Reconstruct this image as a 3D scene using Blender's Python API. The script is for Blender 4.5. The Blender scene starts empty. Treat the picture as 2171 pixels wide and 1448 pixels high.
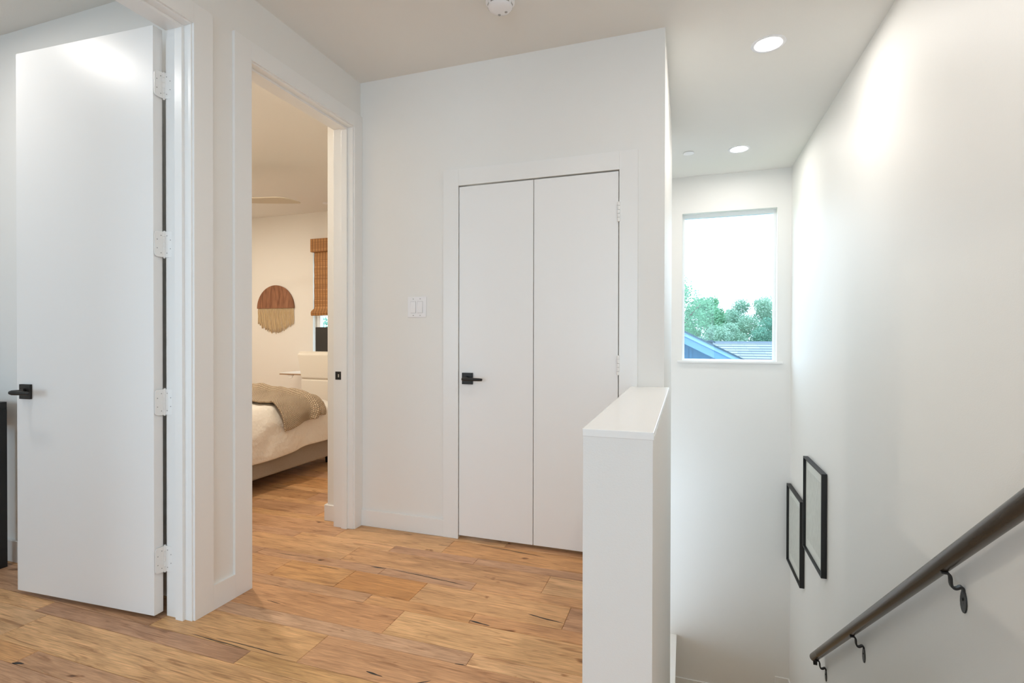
import bpy, bmesh, math, random
from mathutils import Vector, Matrix, noise
random.seed(7)
C = bpy.context.scene.collection
S = bpy.context.scene
PI = math.pi

# ---------------------------------------------------------------- camera, world, exposure
def _cam():
    y, p, r = [math.radians(a) for a in (18.679, -0.344, 0.106)]
    F = Vector((-math.sin(y)*math.cos(p), math.cos(y)*math.cos(p), math.sin(p)))
    R = Vector((math.cos(y), math.sin(y), 0)); U = R.cross(F)
    R2 = R*math.cos(r) + U*math.sin(r); U2 = U*math.cos(r) - R*math.sin(r)
    M = Matrix.Identity(4)
    for i in range(3):
        M[i][0] = R2[i]; M[i][1] = U2[i]; M[i][2] = -F[i]
    M.translation = Vector((0, 0, 1.161))
    cd = bpy.data.cameras.new('camera'); o = bpy.data.objects.new('camera', cd); C.objects.link(o)
    o.matrix_world = M; cd.sensor_width = 36; cd.lens = 1088.36/2171*36; cd.clip_start = 0.02
    S.camera = o
_cam()
W = bpy.data.worlds.new('sky'); S.world = W; W.use_nodes = True
bg = W.node_tree.nodes['Background']
bg.inputs[0].default_value = (0.77, 0.925, 1.08, 1); bg.inputs[1].default_value = 4.4
vs = S.view_settings
S.display_settings.display_device = 'sRGB'
vs.view_transform = 'Standard'; vs.look = 'None'; vs.gamma = 1.0; vs.use_curve_mapping = False
vs.exposure = 0.16
S.cycles.use_denoising = True
S.cycles.max_bounces = 10; S.cycles.diffuse_bounces = 8; S.cycles.glossy_bounces = 3
S.cycles.transparent_max_bounces = 12; S.cycles.transmission_bounces = 6
S.cycles.sample_clamp_indirect = 6.0
S.cycles.caustics_reflective = False; S.cycles.caustics_refractive = False

# lamp tuning (radiant watts of the ceiling lamps)
P_STAIR, P_HALL, P_ROOM, P_BED = 7.8, 3.0, 8.2, 20.5

# ---------------------------------------------------------------- materials
def lin(c):
    return tuple((x/12.92 if x <= .04045 else ((x+.055)/1.055)**2.4) for x in c)
def rgb(r, g, b): return lin((r/255, g/255, b/255)) + (1,)

def mat(name, col, rough=.5, metal=0., spec=.5, bump=None, var=None, sheen=0.):
    m = bpy.data.materials.new(name); m.use_nodes = True
    nt = m.node_tree; b = nt.nodes['Principled BSDF']
    b.inputs['Base Color'].default_value = col
    b.inputs['Roughness'].default_value = rough; b.inputs['Metallic'].default_value = metal
    b.inputs['Specular IOR Level'].default_value = spec
    if sheen: b.inputs['Sheen Weight'].default_value = sheen
    if bump or var:
        g = nt.nodes.new('ShaderNodeNewGeometry')
    if bump:
        sc, st, dist = bump
        n = nt.nodes.new('ShaderNodeTexNoise'); n.inputs['Scale'].default_value = sc; n.inputs['Detail'].default_value = 3
        nt.links.new(g.outputs['Position'], n.inputs['Vector'])
        bp = nt.nodes.new('ShaderNodeBump'); bp.inputs['Strength'].default_value = st; bp.inputs['Distance'].default_value = dist
        nt.links.new(n.outputs['Fac'], bp.inputs['Height']); nt.links.new(bp.outputs['Normal'], b.inputs['Normal'])
    if var:
        sc, amt = var
        n = nt.nodes.new('ShaderNodeTexNoise'); n.inputs['Scale'].default_value = sc; n.inputs['Detail'].default_value = 4
        nt.links.new(g.outputs['Position'], n.inputs['Vector'])
        mx = nt.nodes.new('ShaderNodeMix'); mx.data_type = 'RGBA'
        mx.inputs[6].default_value = tuple(x*(1-amt) for x in col[:3]) + (1,)
        mx.inputs[7].default_value = tuple(min(1, x*(1+amt)) for x in col[:3]) + (1,)
        nt.links.new(n.outputs['Fac'], mx.inputs[0]); nt.links.new(mx.outputs[2], b.inputs['Base Color'])
    return m

PAINT = (0.80, 0.79, 0.765, 1)
M = {}
M['paint'] = mat('wall_paint', PAINT, .55, bump=(260, .12, .002))
M['ceil'] = mat('ceiling_paint', (0.77, 0.755, 0.72, 1), .7, bump=(200, .15, .002))
M['bedpaint'] = mat('bedroom_paint', (0.80, 0.775, 0.73, 1), .6, bump=(260, .12, .002))
M['trim'] = mat('trim_enamel', (0.82, 0.815, 0.80, 1), .28, bump=(60, .04, .001))
M['door'] = mat('door_enamel', (0.83, 0.825, 0.815, 1), .36, bump=(40, .03, .001))
M['cap'] = mat('cap_enamel', (0.84, 0.83, 0.81, 1), .18, bump=(40, .03, .001))
M['plastic'] = mat('white_plastic', (0.84, 0.84, 0.86, 1), .3)
M['greyplastic'] = mat('grey_plastic', (0.35, 0.34, 0.33, 1), .5)
M['vinyl'] = mat('white_vinyl', (0.85, 0.87, 0.88, 1), .35)
M['black'] = mat('black_metal', (0.018, 0.017, 0.016, 1), .42, metal=.3)
M['blackwood'] = mat('black_wood', (0.012, 0.012, 0.012, 1), .5)
M['iron'] = mat('wrought_iron', (0.035, 0.033, 0.031, 1), .42, metal=.5, bump=(120, .4, .003))
M['railwood'] = mat('bronze_rail', (0.060, 0.043, 0.030, 1), .24, metal=.25, var=(9, .35), bump=(60, .1, .001))
M['steel'] = mat('steel', (0.55, 0.55, 0.53, 1), .3, metal=1.)
M['dark'] = mat('dark_gap', (0.03, 0.028, 0.025, 1), .8)
M['sheet'] = mat('duvet_linen', (0.80, 0.74, 0.66, 1), .85, bump=(13, .6, .03), sheen=.2)
M['basefab'] = mat('bed_base_fabric', (0.34, 0.29, 0.24, 1), .9, bump=(500, .4, .002), var=(150, .12))
M['cover'] = mat('chair_cover', (0.78, 0.73, 0.65, 1), .85, bump=(60, .2, .004))
M['desktop'] = mat('desk_laminate', (0.78, 0.76, 0.72, 1), .35)
M['deskedge'] = mat('desk_edge', (0.33, 0.20, 0.11, 1), .5)
M['fan'] = mat('fan_blade', (0.56, 0.49, 0.38, 1), .5)
M['screen'] = mat('monitor_shell', (0.022, 0.02, 0.018, 1), .5)
M['cord'] = mat('cotton_cord', (0.62, 0.47, 0.28, 1), .9, bump=(400, .5, .003))
M['paper'] = mat('mat_board', (0.84, 0.84, 0.80, 1), .6)
M['concrete'] = mat('ground_grass', (0.16, 0.22, 0.10, 1), .9, var=(2, .3))
M['bark'] = mat('bark', (0.13, 0.10, 0.075, 1), .9, var=(6, .3))

def emit(name, col, st):
    m = bpy.data.materials.new(name); m.use_nodes = True; nt = m.node_tree
    nt.nodes.clear(); e = nt.nodes.new('ShaderNodeEmission'); o = nt.nodes.new('ShaderNodeOutputMaterial')
    e.inputs[0].default_value = col; e.inputs[1].default_value = st
    nt.links.new(e.outputs[0], o.inputs[0]); return m

def glass(name, tint, refl):
    m = bpy.data.materials.new(name); m.use_nodes = True; nt = m.node_tree; nt.nodes.clear()
    t = nt.nodes.new('ShaderNodeBsdfTransparent'); t.inputs[0].default_value = tint
    g = nt.nodes.new('ShaderNodeBsdfGlossy'); g.inputs['Roughness'].default_value = .02
    mx = nt.nodes.new('ShaderNodeMixShader'); mx.inputs[0].default_value = refl
    o = nt.nodes.new('ShaderNodeOutputMaterial')
    nt.links.new(t.outputs[0], mx.inputs[1]); nt.links.new(g.outputs[0], mx.inputs[2]); nt.links.new(mx.outputs[0], o.inputs[0])
    return m
M['glass'] = glass('window_glass', (.93, .98, 1, 1), .02)  # slight blue in the tint stands in for haze outside
M['glazing'] = glass('picture_glazing', (.985, .99, .985, 1), .05)

def wood_floor():
    m = bpy.data.materials.new('oak_plank'); m.use_nodes = True; nt = m.node_tree; L = nt.links.new
    N = nt.nodes.new; b = nt.nodes['Principled BSDF']
    geo = N('ShaderNodeNewGeometry'); oi = N('ShaderNodeObjectInfo')
    off = N('ShaderNodeVectorMath'); off.operation = 'SCALE'; off.inputs[0].default_value = (37, 53, 11); L(oi.outputs['Random'], off.inputs[3])
    add = N('ShaderNodeVectorMath'); add.operation = 'ADD'; L(geo.outputs['Position'], add.inputs[0]); L(off.outputs[0], add.inputs[1])
    def noisetex(scale, detail, sx, sy, dist=0.):
        mp = N('ShaderNodeMapping'); mp.inputs['Scale'].default_value = (sx, sy, 1); L(add.outputs[0], mp.inputs['Vector'])
        n = N('ShaderNodeTexNoise'); n.inputs['Scale'].default_value = scale; n.inputs['Detail'].default_value = detail
        n.inputs['Distortion'].default_value = dist; L(mp.outputs[0], n.inputs['Vector']); return n
    def ramp(src, stops):
        r = N('ShaderNodeValToRGB'); L(src, r.inputs[0]); e = r.color_ramp.elements
        while len(e) < len(stops): e.new(.5)
        for k, (p, c) in enumerate(stops): e[k].position = p; e[k].color = c
        return r
    fine = noisetex(9, 8, 1.2, 26, .5)          # grain lines along the board
    broad = noisetex(2.2, 3, 1.0, 5, 1.2)       # cathedral figure
    streak = noisetex(3.2, 4, 1.0, 9, 2.0)      # dark mineral streaks
    knot = noisetex(7.5, 2, .9, 2.0, .6)
    g1 = ramp(fine.outputs['Fac'], [(.30, (.70, .68, .66, 1)), (.70, (1.14, 1.14, 1.14, 1))])
    g2 = ramp(broad.outputs['Fac'], [(.30, (.80, .78, .76, 1)), (.62, (1.06, 1.06, 1.06, 1))])
    g3 = ramp(streak.outputs['Fac'], [(.55, (1, 1, 1, 1)), (.70, (.64, .57, .50, 1))])
    g4 = ramp(knot.outputs['Fac'], [(.69, (1, 1, 1, 1)), (.73, (.60, .50, .40, 1)), (.775, (.20, .15, .11, 1))])
    def mul(a, c):
        x = N('ShaderNodeMix'); x.data_type = 'RGBA'; x.blend_type = 'MULTIPLY'; x.inputs[0].default_value = 1; L(a, x.inputs[6]); L(c, x.inputs[7]); return x.outputs[2]
    c = mul(mul(mul(mul(oi.outputs['Color'], g1.outputs[0]), g2.outputs[0]), g3.outputs[0]), g4.outputs[0])
    L(c, b.inputs['Base Color'])
    rr = ramp(fine.outputs['Fac'], [(0, (.50, .50, .50, 1)), (1, (.36, .36, .36, 1))]); L(rr.outputs[0], b.inputs['Roughness'])
    b.inputs['Specular IOR Level'].default_value = .35
    bp = N('ShaderNodeBump'); bp.inputs['Strength'].default_value = .12; bp.inputs['Distance'].default_value = .002
    L(fine.outputs['Fac'], bp.inputs['Height']); L(bp.outputs[0], b.inputs['Normal'])
    return m
M['plank'] = wood_floor()

def wood_disc():
    m = mat('walnut', (.26, .105, .045, 1), .45); nt = m.node_tree; L = nt.links.new; N = nt.nodes.new
    geo = N('ShaderNodeNewGeometry'); mp = N('ShaderNodeMapping'); mp.inputs['Scale'].default_value = (9, 1, 1.6); L(geo.outputs['Position'], mp.inputs['Vector'])
    n = N('ShaderNodeTexNoise'); n.inputs['Scale'].default_value = 3; n.inputs['Detail'].default_value = 5; n.inputs['Distortion'].default_value = 1; L(mp.outputs[0], n.inputs['Vector'])
    r = N('ShaderNodeValToRGB'); L(n.outputs['Fac'], r.inputs[0]); e = r.color_ramp.elements
    e[0].position = .3; e[0].color = (.16, .058, .022, 1); e[1].position = .7; e[1].color = (.33, .14, .065, 1)
    L(r.outputs[0], nt.nodes['Principled BSDF'].inputs['Base Color']); return m
M['walnut'] = wood_disc()

def bamboo():
    m = mat('woven_bamboo', (.42, .2, .07, 1), .6); nt = m.node_tree; L = nt.links.new; N = nt.nodes.new
    geo = N('ShaderNodeNewGeometry'); sep = N('ShaderNodeSeparateXYZ'); L(geo.outputs['Position'], sep.inputs[0])
    def math_(op, a, bv):
        x = N('ShaderNodeMath'); x.operation = op
        L(a, x.inputs[0])
        if isinstance(bv, (int, float)): x.inputs[1].default_value = bv
        else: L(bv, x.inputs[1])
        return x.outputs[0]
    # horizontal reeds
    hz = N('ShaderNodeMapping'); hz.inputs['Scale'].default_value = (1.5, 1, 95); L(geo.outputs['Position'], hz.inputs['Vector'])
    n = N('ShaderNodeTexNoise'); n.inputs['Scale'].default_value = 1.0; n.inputs['Detail'].default_value = 2; L(hz.outputs[0], n.inputs['Vector'])
    r = N('ShaderNodeValToRGB'); L(n.outputs['Fac'], r.inputs[0]); e = r.color_ramp.elements
    e[0].position = .30; e[0].color = (.30, .125, .030, 1); e[1].position = .70; e[1].color = (.50, .245, .075, 1)
    # vertical warp threads
    fr = math_('FRACT', math_('MULTIPLY', sep.outputs['X'], 24.0), 0.0)
    th = math_('LESS_THAN', fr, .22)
    mx = N('ShaderNodeMix'); mx.data_type = 'RGBA'; L(th, mx.inputs[0]); L(r.outputs[0], mx.inputs[6]); mx.inputs[7].default_value = (.20, .085, .024, 1)
    bs = nt.nodes['Principled BSDF']; L(mx.outputs[2], bs.inputs['Base Color'])
    bp = N('ShaderNodeBump'); bp.inputs['Strength'].default_value = .5; bp.inputs['Distance'].default_value = .004
    L(n.outputs['Fac'], bp.inputs['Height']); L(bp.outputs[0], bs.inputs['Normal'])
    return m
M['bamboo'] = bamboo()

def knit():
    m = mat('chunky_knit', (.5, .38, .25, 1), .95); nt = m.node_tree; L = nt.links.new; N = nt.nodes.new
    uv = N('ShaderNodeUVMap'); uv.uv_map = 'UVMap'
    sep = N('ShaderNodeSeparateXYZ'); L(uv.outputs[0], sep.inputs[0])
    def M_(op, a, b=None):
        x = N('ShaderNodeMath'); x.operation = op
        for k, v in enumerate((a, b)):
            if v is None: continue
            if isinstance(v, (int, float)): x.inputs[k].default_value = v
            else: L(v, x.inputs[k])
        return x.outputs[0]
    u = M_('MULTIPLY', sep.outputs[0], 68.); v = M_('MULTIPLY', sep.outputs[1], 118.)
    # rows of little loops: |sin| bumps, offset on alternate rows
    row = M_('FLOOR', v); half = M_('MULTIPLY', M_('MODULO', row, 2.), .5)
    a = M_('ABSOLUTE', M_('SINE', M_('MULTIPLY', M_('ADD', u, half), PI)))
    c = M_('ABSOLUTE', M_('SINE', M_('MULTIPLY', v, PI)))
    h = M_('MULTIPLY', M_('POWER', a, .6), M_('POWER', c, .6))
    r = N('ShaderNodeValToRGB'); L(h, r.inputs[0]); e = r.color_ramp.elements
    e[0].position = .05; e[0].color = (.36, .255, .165, 1); e[1].position = .8; e[1].color = (.70, .55, .39, 1)
    bs = nt.nodes['Principled BSDF']; L(r.outputs[0], bs.inputs['Base Color'])
    bp = N('ShaderNodeBump'); bp.inputs['Strength'].default_value = .9; bp.inputs['Distance'].default_value = .012
    L(h, bp.inputs['Height']); L(bp.outputs[0], bs.inputs['Normal'])
    return m
M['knit'] = knit()

def print_mat():
    # faint grey rows of lettering-like marks on off-white paper
    m = mat('faint_print', (.7, .7, .69, 1), .5); nt = m.node_tree; L = nt.links.new; N = nt.nodes.new
    tc = N('ShaderNodeTexCoord'); mp = N('ShaderNodeMapping'); mp.inputs['Scale'].default_value = (1, 60, 16); L(tc.outputs['Object'], mp.inputs['Vector'])
    n = N('ShaderNodeTexNoise'); n.inputs['Scale'].default_value = 1; n.inputs['Detail'].default_value = 1; L(mp.outputs[0], n.inputs['Vector'])
    r = N('ShaderNodeValToRGB'); L(n.outputs['Fac'], r.inputs[0]); e = r.color_ramp.elements
    e[0].position = .42; e[0].color = (.66, .66, .62, 1); e[1].position = .56; e[1].color = (.74, .74, .70, 1)
    L(r.outputs[0], nt.nodes['Principled BSDF'].inputs['Base Color']); return m
M['print'] = print_mat()

def leafmat(name, c1, c2):
    m = bpy.data.materials.new(name); m.use_nodes = True; nt = m.node_tree; nt.nodes.clear(); N = nt.nodes.new; L = nt.links.new
    g = N('ShaderNodeNewGeometry'); n = N('ShaderNodeTexNoise'); n.inputs['Scale'].default_value = 1.6; n.inputs['Detail'].default_value = 6; L(g.outputs['Position'], n.inputs['Vector'])
    mx = N('ShaderNodeMix'); mx.data_type = 'RGBA'; mx.inputs[6].default_value = c1; mx.inputs[7].default_value = c2; L(n.outputs['Fac'], mx.inputs[0])
    d = N('ShaderNodeBsdfDiffuse'); t = N('ShaderNodeBsdfTranslucent'); L(mx.outputs[2], d.inputs[0]); L(mx.outputs[2], t.inputs[0])
    ms = N('ShaderNodeMixShader'); ms.inputs[0].default_value = .28; L(d.outputs[0], ms.inputs[1]); L(t.outputs[0], ms.inputs[2])
    o = N('ShaderNodeOutputMaterial'); L(ms.outputs[0], o.inputs[0]); return m
M['leaf1'] = leafmat('leaf_green', (0.090, 0.262, 0.176, 1), (0.270, 0.477, 0.275, 1))
M['leaf2'] = leafmat('leaf_pale', (0.174, 0.340, 0.256, 1), (0.377, 0.511, 0.385, 1))
M['leaf3'] = leafmat('leaf_deep', (0.082, 0.243, 0.198, 1), (0.232, 0.409, 0.291, 1))
M['fascia'] = mat('pale_blue_fascia', (0.081, 0.192, 0.330, 1), .5)
M['siding'] = mat('blue_siding', (0.038, 0.158, 0.288, 1), .6, var=(6, .15))
M['soffit'] = mat('pale_blue_soffit', (0.157, 0.295, 0.433, 1), .5)
M['roofedge'] = mat('dark_roof_edge', (.03, .06, .085, 1), .7)
def shingle():
    m = mat('grey_shingle', (.5, .55, .6, 1), .9); nt = m.node_tree; L = nt.links.new; N = nt.nodes.new
    uv = N('ShaderNodeUVMap'); uv.uv_map = 'UVMap'
    br = N('ShaderNodeTexBrick'); L(uv.outputs[0], br.inputs['Vector']); br.inputs['Scale'].default_value = 1
    br.inputs['Color1'].default_value = (0.223, 0.249, 0.276, 1); br.inputs['Color2'].default_value = (0.151, 0.182, 0.214, 1); br.inputs['Mortar'].default_value = (0.092, 0.121, 0.152, 1)
    br.inputs['Mortar Size'].default_value = .003; br.inputs['Brick Width'].default_value = .30; br.inputs['Row Height'].default_value = .14; br.inputs['Bias'].default_value = -.3
    L(br.outputs['Color'], nt.nodes['Principled BSDF'].inputs['Base Color']); return m
M['shingle'] = shingle()

# ---------------------------------------------------------------- mesh helpers
class MB:
    def __init__(s): s.v = []; s.f = []; s.sm = []
    def add(s, v, f, smooth=False):
        o = len(s.v); s.v += [tuple(p) for p in v]
        for q in f: s.f.append(tuple(i+o for i in q)); s.sm.append(smooth)
        return s
    def box(s, x0, x1, y0, y1, z0, z1):
        if x0 > x1: x0, x1 = x1, x0
        if y0 > y1: y0, y1 = y1, y0
        if z0 > z1: z0, z1 = z1, z0
        v = [(x, y, z) for z in (z0, z1) for y in (y0, y1) for x in (x0, x1)]
        f = [(0, 2, 3, 1), (4, 5, 7, 6), (0, 1, 5, 4), (2, 6, 7, 3), (0, 4, 6, 2), (1, 3, 7, 5)]
        return s.add(v, f)
    def prism(s, poly, axis, a, b):
        """poly: list of 2-D points, extruded along axis from a to b. axis x: (y,z); y: (x,z); z: (x,y)"""
        def P(p, t): return {'x': (t, p[0], p[1]), 'y': (p[0], t, p[1]), 'z': (p[0], p[1], t)}[axis]
        n = len(poly); v = [P(p, a) for p in poly] + [P(p, b) for p in poly]
        f = [tuple(range(n))[::-1], tuple(range(n, 2*n))] + [(i, (i+1) % n, n+(i+1) % n, n+i) for i in range(n)]
        return s.add(v, f)
    def tube(s, pts, rad, n=12, cap=True, flat=1.0, smooth=True):
        pts = [Vector(p) for p in pts]; rings = []
        if not isinstance(rad, (list, tuple)): rad = [rad]*len(pts)
        up = None
        for i, p in enumerate(pts):
            t = (pts[min(i+1, len(pts)-1)] - pts[max(i-1, 0)]).normalized()
            if up is None:
                a = Vector((0, 0, 1)) if abs(t.z) < .9 else Vector((1, 0, 0)); up = (a - t*a.dot(t)).normalized()
            else: up = (up - t*up.dot(t)).normalized()
            sd = t.cross(up)
            rings.append([p + (up*math.cos(2*PI*k/n) + sd*math.sin(2*PI*k/n)*flat)*rad[i] for k in range(n)])
        v = [q for r in rings for q in r]; f = []
        for i in range(len(pts)-1):
            for k in range(n): f.append((i*n+k, i*n+(k+1) % n, (i+1)*n+(k+1) % n, (i+1)*n+k))
        s.add(v, f, smooth)
        if cap:
            s.add(rings[0], [tuple(range(n))[::-1]]); s.add(rings[-1], [tuple(range(n))])
        return s
    def lathe(s, prof, c=(0, 0, 0), n=32, axis='z', smooth=True):
        v = []; f = []
        for r, h in prof:
            for k in range(n):
                a = 2*PI*k/n; x, y = r*math.cos(a), r*math.sin(a)
                v.append({'z': (c[0]+x, c[1]+y, c[2]+h), 'y': (c[0]+x, c[1]+h, c[2]+y), 'x': (c[0]+h, c[1]+x, c[2]+y)}[axis])
        for i in range(len(prof)-1):
            for k in range(n): f.append((i*n+k, i*n+(k+1) % n, (i+1)*n+(k+1) % n, (i+1)*n+k))
        s.add(v, f, smooth)
        return s
    def build(s, name, m, parent=None, bevel=0, seg=2, fix=True):
        me = bpy.data.meshes.new(name); me.from_pydata(s.v, [], s.f); me.update()
        if fix or bevel:
            bm = bmesh.new(); bm.from_mesh(me)
            bmesh.ops.remove_doubles(bm, verts=bm.verts, dist=1e-6)
            bmesh.ops.recalc_face_normals(bm, faces=bm.faces)
            bm.to_mesh(me); bm.free()
        if not (fix or bevel) or len(me.polygons) == len(s.sm):
            for p, q in zip(me.polygons, s.sm): p.use_smooth = q
        o = bpy.data.objects.new(name, me); C.objects.link(o)
        if m: me.materials.append(m)
        if parent: o.parent = parent
        if bevel:
            b = o.modifiers.new('bevel', 'BEVEL'); b.width = bevel; b.segments = seg; b.limit_method = 'ANGLE'; b.angle_limit = math.radians(40)
        return o

def box(name, m, x0, x1, y0, y1, z0, z1, parent=None, bevel=0):
    return MB().box(x0, x1, y0, y1, z0, z1).build(name, m, parent, bevel)
def empty(name, loc, rz=0):
    o = bpy.data.objects.new(name, None); C.objects.link(o); o.location = loc; o.rotation_euler = (0, 0, rz); o.empty_display_size = .05
    return o
def tag(o, label, cat, group=None, kind=None):
    o['label'] = label; o['category'] = cat
    if group: o['group'] = group
    if kind: o['kind'] = kind
    return o
def struct(o, label, cat): return tag(o, label, cat, None, 'structure')

# ---------------------------------------------------------------- dimensions (metres; camera stands at x=0,y=0)
XC, XW, XWI = -1.900, -1.914, -2.050       # left wall: casing face, wall face, far face
YB = 2.722                                  # closet wall face
H = 2.74
XR = 0.921; YF = 5.306                      # stair wall, window wall
XE = -0.103                                 # stair side of the closet wall
YREAR = -3.4
R1Y = 1.695                                 # far wall of the room behind the open door
BY0 = 1.80; BYF = 5.335; BX0 = -6.1         # bedroom
TD = 2.443                                  # tall door head

# ---------------------------------------------------------------- structure: shell
m = MB()
m.box(XWI, XW, YREAR, 0.725, 0, H).box(XWI, XW, 0.725, 1.571+.015, TD+.015, H)
m.box(XWI, XW, 1.571+.015, 1.865-.015, 0, H).box(XWI, XW, 1.865-.015, 2.644+.015, TD+.015, H)
m.box(XWI, XW, 2.644+.015, YB, 0, H)
wall_left = struct(m.build('wall_left', M['paint']), 'white painted hallway wall pierced by the two tall doorways', 'wall')

m = MB()
m.box(XWI, -1.260, YB, YB+.12, 0, H).box(-1.260, -.314, YB, YB+.12, 2.056, H).box(-.314, XE, YB, YB+.12, 0, H)
struct(m.build('wall_back', M['paint']), 'white wall around the closet doors with the light switch', 'wall')

m = MB()
m.box(XE-.12, XE, YB+.12, 4.10, -3.0, H).box(XE-.16, XE, 1.40, YB+.12, -3.0, -.30)
struct(m.build('wall_stair', M['paint']), 'white wall on the closet side of the stairwell', 'wall')
box_o = box('wall_right', M['paint'], XR, XR+.14, YREAR, YF+.16, -3.0, H)
struct(box_o, 'long white stairwell wall carrying the handrail and picture frames', 'wall')

WX0, WX1, WZ0, WZ1 = -.033, .803, .950, 2.383
m = MB()
m.box(-2.04, WX0, YF, YF+.16, -3.0, H).box(WX1, XR, YF, YF+.16, -3.0, H)
m.box(WX0, WX1, YF, YF+.16, -3.0, WZ0).box(WX0, WX1, YF, YF+.16, WZ1, H)
struct(m.build('wall_far', M['paint']), 'white wall holding the stairwell window', 'wall')
# hidden enclosing walls
RWX0, RWX1, RWZ0, RWZ1 = -1.75, .75, .15, 2.50
m = MB()
m.box(XWI, RWX0, YREAR-.15, YREAR, 0, H).box(RWX1, XR+.14, YREAR-.15, YREAR, 0, H)
m.box(RWX0, RWX1, YREAR-.15, YREAR, 0, RWZ0).box(RWX0, RWX1, YREAR-.15, YREAR, RWZ1, H)
struct(m.build('wall_rear', M['paint']), 'hallway end wall behind the viewer with a large window', 'wall')
m = MB()
m.box(-2.16, XWI, YB, BYF+.02, -3.0, H)
struct(m.build('wall_bedroom_side', M['bedpaint']), 'cream bedroom wall end beside the doorway strike jamb', 'wall')
struct(box('wall_partition', M['paint'], BX0, XWI, R1Y, BY0, 0, H), 'white partition wall behind the open door', 'wall')
BWX0, BWX1, BWZ0, BWZ1 = -4.455, -3.35, .92, 2.33
m = MB()
m.box(BX0-.15, BWX0, BYF, BYF+.16, 0, H).box(BWX1, -2.04, BYF, BYF+.16, 0, H)
m.box(BWX0, BWX1, BYF, BYF+.16, 0, BWZ0).box(BWX0, BWX1, BYF, BYF+.16, BWZ1, H)
struct(m.build('wall_bedroom_far', M['bedpaint']), 'cream bedroom wall with the fringed wall hanging', 'wall')
struct(box('wall_bedroom_left', M['bedpaint'], BX0-.15, BX0, BY0, BYF, 0, H), 'cream bedroom side wall beyond the bed', 'wall')
# room behind the open door
m = MB()
R1X = -4.7
m.box(R1X-.15, R1X, -1.95, R1Y, 0, H)
m.box(R1X, -4.1, -1.95, -1.8, 0, H).box(-2.5, XWI, -1.95, -1.8, 0, H).box(-4.1, -2.5, -1.95, -1.8, 0, .25).box(-4.1, -2.5, -1.95, -1.8, 2.30, H)
struct(m.build('wall_room_left', M['paint']), 'white walls of the room behind the open door', 'wall')
struct(box('ceiling', M['ceil'], BX0-.15, XR+.14, YREAR-.15, BYF+.16, H, H+.12), 'white hallway and stairwell ceiling', 'ceiling')

# lower landing and stairs (below the frame, they carry the light)
m = MB()
for k in range(10):
    y0 = 1.47 + k*.248
    m.box(XE, XR, y0, y0+.268, -(k+1)*.19-.04, -(k+1)*.19)
    m.box(XE, XR, y0+.005, y0+.020, -(k+1)*.19, -k*.19-.03)
    m.box(XE, XR, y0+.015, y0+.26, -(k+1)*.19-.35, -(k+1)*.19-.03)
fs = struct(m.build('floor_stairs', M['plank']), 'oak stair flight going down beside the half wall', 'stairs')
m = MB()
m.box(.78, XR, 3.95, YF, -2.4, -2.085).box(-2.04, .78, 3.95, YF, -2.5, -2.275)
fs.color = rgb(196, 176, 150)
fs = struct(m.build('floor_landing', M['plank']), 'oak stair landing below the window', 'floor'); fs.color = rgb(204, 180, 148)
m = MB()
m.box(-2.04, .78, YF-.013, YF, -2.275, -2.173)
struct(m.build('baseboard_far_low', M['trim']), 'white baseboard below the window on the lower step', 'baseboard')
m = MB()
m.box(.80, XR-.013, YF-.013, YF, -2.085, -1.983).box(XR-.013, XR, 4.1, YF, -2.085, -1.983)
struct(m.build('baseboard_far_high', M['trim']), 'white baseboard in the stair corner one step higher', 'baseboard')
po = struct(box('wall_low_pony', M['paint'], -.25, -.085, 4.10, YF, -2.4, -1.785), 'low wall at the stair turn below the window', 'wall')
box('cap', M['cap'], -.26, -.072, 4.10, YF, -1.785, -1.757, po, .003)

# half wall
hw = struct(box('wall_half', M['paint'], -.2660, -.0805, 1.3975, YB, -.30, .893), 'white half wall guarding the stair opening', 'half wall')
box('cap', M['cap'], -.2675, -.078, 1.396, YB, .893, .914, hw, .0015)

# trims
def casing(name, label, y0, y1, parts):
    o = struct(empty(name, (XC, y0, 0)), label, 'door trim')
    for n, a in parts:
        b = box(n, M['trim'], *a, None, .0008); b.parent = o; b.location = (-XC, -y0, 0)
    return o
def tall_frame(name, label, ya, yb, outa, outb, hinge_far):
    """ya,yb = casing inner edges; jamb face 6 mm inside"""
    j = .006; z = TD
    p = [('casing', (XW, XC, yb, outb, 0, 2.527)), ('casing', (XW, XC, outa, ya, 0, 2.527)),
         ('head_casing', (XW, XC, ya, yb, z, 2.527)),
         ('jamb', (XWI, XW+.004, yb-j, yb+.014, 0, z-j)), ('jamb', (XWI, XW+.004, ya-.014, ya+j, 0, z-j)),
         ('head_jamb', (XWI, XW+.004, ya-.014, yb+.014, z-j, z+.013)),
         ('door_stop', (-1.986, -1.946, yb-j-.012, yb-j, 0, z-j)), ('door_stop', (-1.986, -1.946, ya+j, ya+j+.012, 0, z-j)),
         ('door_stop', (-1.986, -1.946, ya+j+.012, yb-j-.012, z-j-.012, z-j))]
    return casing(name, label, ya, yb, p)
trim1 = tall_frame('trim_1', 'white casing and jamb of the doorway with the open door', .740, 1.571, .650, 1.660, True)
trim2 = tall_frame('trim_2', 'white casing and jamb of the bedroom doorway', 1.865, 2.644, 1.770, YB-.0005, False)
# strike plate on the bedroom jamb
sp = MB().box(-2.036, -1.993, 2.6362, 2.6382, .906, .956).build('strike_plate', M['black'], trim2, .004)
sp.location = (1.900, -1.865, 0); sp['label'] = 'small black latch strike plate'
lt = MB().box(-2.016, -2.008, 2.6354, 2.6364, .921, .940).build('latch_hole', M['steel'], sp)
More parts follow.
